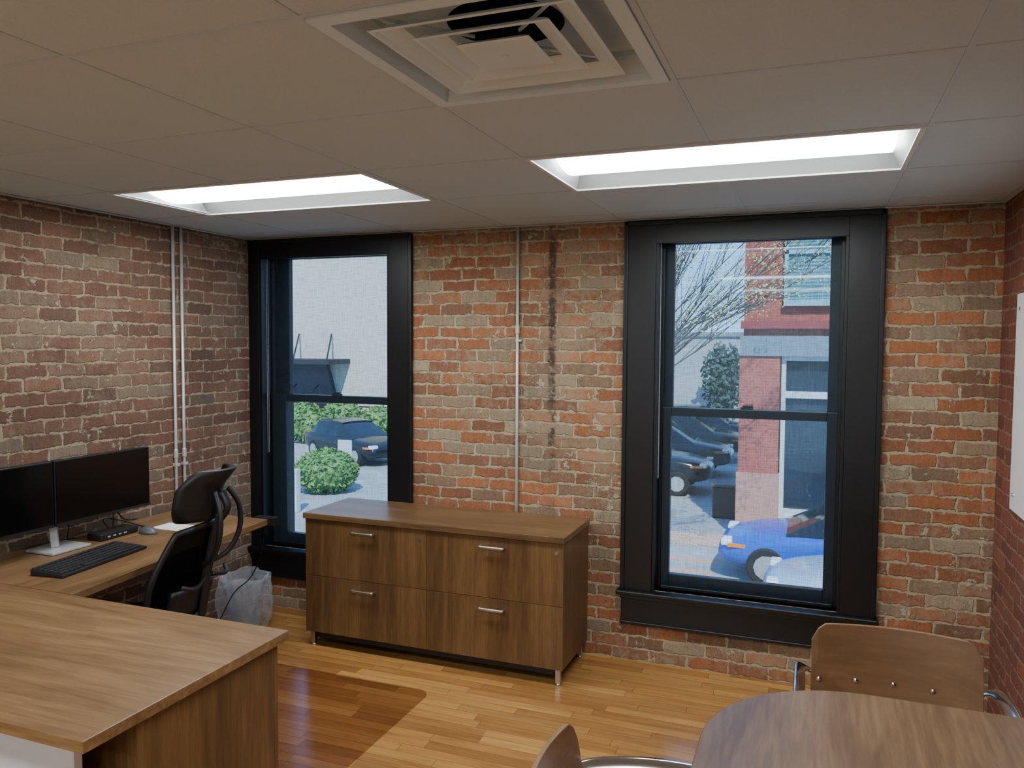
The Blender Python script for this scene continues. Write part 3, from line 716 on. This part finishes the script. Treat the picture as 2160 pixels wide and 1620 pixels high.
m_rb=bt('red_brick_ext',C(146,66,52),C(164,80,64),C(160,108,94)); m_pb=bt('pink_brick_ext',C(152,76,64),C(164,88,76),C(172,120,108))
sh=empty('shop_building',(2,16,G0),'red brick corner shop building with storefront windows','building')
xs=-.57
B().box(xs+.05,8,15.7,24,1.8,7.5).obj('upper_facade',m_rb,sh,world=True)
B().box(xs,8,15.45,24,1.38,1.8).obj('stone_band',plain('stone_band',C(108,128,138),.8),sh,world=True)
B().box(xs,8,15.55,15.7,1.95,2.12).obj('red_cornice',plain('red_cornice',C(136,50,50),.6),sh,world=True)
B().box(xs,.24,15.5,24,-1.1,1.38).obj('pillar',m_pb,sh,world=True)
B().box(xs-.03,.27,15.46,24,G0,-1.1).obj('pillar_base',plain('pink_base',C(176,132,120),.8),sh,world=True)
m_wf=plain('white_frame',C(196,202,206),.5); m_dg=plain('dark_shop_glass',C(40,52,64),.12)
b=B()
for X0,X1,Z0,Z1 in [(.27,.36,G0,1.38),(.36,8,1.28,1.38),(.36,8,.50,.64),(.36,8,G0,-1.85),(1.95,2.05,-1.85,1.3),(3.6,3.7,-1.85,1.3),(5.5,5.6,-1.85,1.3)]: b.box(X0,X1,15.6,15.75,Z0,Z1)
b.obj('storefront_frame',m_wf,sh,world=True)
B().box(.3,8,15.72,15.76,G0+.3,1.3).obj('storefront_glass',m_dg,sh,world=True)
b=B(); b.box(.28,.36,15.6,15.75,2.5,4.6); b.box(1.5,1.58,15.6,15.75,2.5,4.6); b.box(.28,1.58,15.55,15.75,2.42,2.55); b.box(.28,1.58,15.6,15.75,3.5,3.58)
b.obj('window_frame',plain('teal_frame',C(130,170,180),.5),sh,world=True)
n=N('blinds'); o=n.obj(); fz=n.M('FRACT',n.M('DIVIDE',n.sep(o)[2],.07)); q=n.mr(fz,.3,.5,.5,1.); n.base(n.mix(1.,C(100,145,154),n.comb(q,q,q),'MULTIPLY')); n.set(Roughness=.3)
B().box(.36,1.5,15.66,15.69,2.55,4.6).obj('window_blinds',n.m,sh,world=True)
sb=empty('street_bin',(-1.0,17.4,G0),'dark square street trash bin by the shop','street bin')
B().box(-1.28,-.72,17.15,17.65,G0,G0+.75).obj('body',m_blk,sb,world=True,bevel=.03)
B().box(-1.32,-.68,17.1,17.7,G0+.75,G0+.82).obj('lid',plain('bin_lid',C(60,62,66),.5),sb,world=True,bevel=.02)
tag(B().box(-.09,.09,-.09,.09,0,1.05).obj('bollard',m_wf,loc=(-10.75,13.95,G0),bevel=.02),'short white square post beside the round bush','post')
si=empty('street_sign',(-11.9,17.9,G0),'small blank white sign on a short post','sign')
B().tube([(0,0,0),(0,0,.9)],.02,6).obj('post',m_galv,si); B().box(-.24,.24,-.03,-.01,.78,1.25).obj('sign_panel',m_wf,si,bevel=.01)
# cars
m_cg=plain('car_glass',C(24,30,38),.08); m_tire=plain('tire',C(20,20,22),.8); m_hl=plain('headlight',C(225,230,235),.1); m_amb=plain('amber',C(230,130,40),.3); m_tl=plain('taillight',C(150,20,20),.2)
def car(loc,rot,paint,label,s=1.,suv=False,cat='car'):
    e=empty('car',(loc[0],loc[1],G0),label,cat,rot=rot,scale=s)
    hh=.16 if suv else 0
    st=[(-2.15,.70,.42,.78),(-2.1,.82,.32,.95),(-1.7,.88,.24,1.0),(-1.0,.90,.22,.98),(0,.90,.22,.95),(.9,.90,.22,.93),(1.5,.88,.24,.86),(1.95,.82,.26,.76),(2.15,.70,.34,.64),(2.2,.55,.4,.55)]
    v=[];f=[]
    for x,w,z0,z1 in st:
        z1+=hh; z0+=hh*.5
        ring=[(-w*.85,z0),(-w,z0+.12),(-w*1.01,(z0+z1)/2),(-w*.98,z1-.10),(-w*.86,z1-.01),(-w*.4,z1+.025),(w*.4,z1+.025),(w*.86,z1-.01),(w*.98,z1-.10),(w*1.01,(z0+z1)/2),(w,z0+.12),(w*.85,z0)]
        v+=[(x,a,z) for a,z in ring]
    R=12
    for i in range(len(st)-1):
        for k in range(R): f.append((i*R+k,i*R+(k+1)%R,(i+1)*R+(k+1)%R,(i+1)*R+k))
    f+=[tuple(range(R)),tuple((len(st)-1)*R+k for k in range(R))]
    B().add(v,f).obj('body',paint,e,smooth=True,sub=1)
    def gh(name,sts,mat):
        v=[];f=[]
        for x,w0,w1,z0,z1 in sts: v+=[(x,-w0,z0),(x,-w1,z1),(x,-w1*.5,z1+.03),(x,w1*.5,z1+.03),(x,w1,z1),(x,w0,z0)]
        for i in range(len(sts)-1):
            for k in range(6): f.append((i*6+k,i*6+(k+1)%6,(i+1)*6+(k+1)%6,(i+1)*6+k))
        f+=[tuple(range(6)),tuple((len(sts)-1)*6+k for k in range(6))]
        B().add(v,f).obj(name,mat,e,smooth=False,bevel=.02)
    t=1.40+hh*1.6; z=.90+hh; rb=-2.0 if suv else -1.75
    gh('car_windows',[(rb-.05,.72,.70,z,z+.05),(rb+.4,.80,.64,z,t-.06),(-.6,.82,.64,z,t),(.15,.82,.62,z,t-.05),(1.05,.78,.74,z-.03,z+.0)],m_cg)
    gh('roof',[(rb+.3,.60,.58,t-.09,t-.05),(-.6,.65,.62,t-.02,t+.02),(.2,.64,.60,t-.06,t-.02)],paint)
    for x in (-1.32,1.35):
        for y in (-.8,.8):
            B().lathe([(.12,-.11),(.30,-.11),(.335,-.08),(.335,.08),(.30,.11),(.12,.11)],(x,y,.335),24,'y').obj('wheel',m_tire,e,smooth=False)
            B().lathe([(.02,-.125),(.21,-.118),(.21,.118),(.02,.125)],(x,y,.335),10,'y').obj('wheel_rim',m_silver,e)
    for y in (-.62,.62):
        B().box(1.93,2.12,y-.15,y+.15,.62+hh,.74+hh).obj('headlight',m_hl,e,bevel=.03)
        B().box(-2.16,-2.0,y-.14,y+.14,.74+hh,.9+hh).obj('taillight',m_tl,e,bevel=.03)
    B().box(1.7,2.0,-.84,-.70,.62+hh,.68+hh).obj('turn_signal',m_amb,e); B().box(1.7,2.0,.70,.84,.62+hh,.68+hh).obj('turn_signal',m_amb,e)
pk=plain('paint_black',C(24,26,30),.15,vary=.01); pd=plain('paint_navy',C(30,38,52),.15,vary=.01); pb=plain('paint_blue',C(22,84,180),.2,.0,vary=.01); ps=plain('paint_silver',C(150,172,190),.15,.1,vary=.01)
car((-14.1,21.9),atan2(-.41,.91),pk,'black compact hatchback parked beside green hedges',.98)
for k,(x,y) in enumerate([(-3.85,20.4),(-3.6,23.6),(-3.4,26.9),(-3.2,30.0)]):
    car((x,y),0.0,pd if k%2 else pk,'dark navy sport utility car parked in a row' if k%2 else 'black sport utility car parked in a row',1.0,True)
car((1.58,12.9),pi,pb,'bright blue car parked on the street',1.0)
car((2.3,10.75),pi,ps,'silver car parked on the street near the window',.93)
# ---------------------------------------------------------------- lights / world
w=bpy.data.worlds.new('World'); bpy.context.scene.world=w; w.use_nodes=True
nt=w.node_tree; tcn=nt.nodes.new('ShaderNodeTexCoord'); sx=nt.nodes.new('ShaderNodeSeparateXYZ'); nt.links.new(tcn.outputs['Generated'],sx.inputs[0])
rp=nt.nodes.new('ShaderNodeValToRGB'); nt.links.new(sx.outputs[2],rp.inputs[0])
rp.color_ramp.elements[0].position=0.; rp.color_ramp.elements[0].color=(.30,.56,.92,1); rp.color_ramp.elements[1].position=.45; rp.color_ramp.elements[1].color=(.14,.33,.76,1)
bg=nt.nodes['Background']; nt.links.new(rp.outputs[0],bg.inputs[0]); bg.inputs[1].default_value=2.5
sl=bpy.data.lights.new('sun','SUN'); sl.energy=7.4; sl.angle=.01; sl.color=(1,.97,.94)
so=bpy.data.objects.new('sun',sl); SC.objects.link(so); so.rotation_euler=Vector((-.35,.85,-1.0)).to_track_quat('-Z','Y').to_euler(); so.location=(0,-10,15)
# ---------------------------------------------------------------- camera
Rv=Vector((0.93343427,0.35870643,0.00549245)); Uv=Vector((-0.02387227,0.04683032,0.99861756)); Fv=Vector((-0.35795332,0.93227497,-0.05227616))
cd=bpy.data.cameras.new('camera'); co=bpy.data.objects.new('camera',cd); SC.objects.link(co)
m=Matrix.Identity(4)
for i in range(3): m[i][0]=Rv[i]; m[i][1]=Uv[i]; m[i][2]=-Fv[i]
m[0][3],m[1][3],m[2][3]=.9359,-1.8997,1.6296
co.matrix_world=m; cd.sensor_width=36; cd.lens=1668.39/2160*36; cd.clip_start=.05; cd.clip_end=300
bpy.context.scene.camera=co
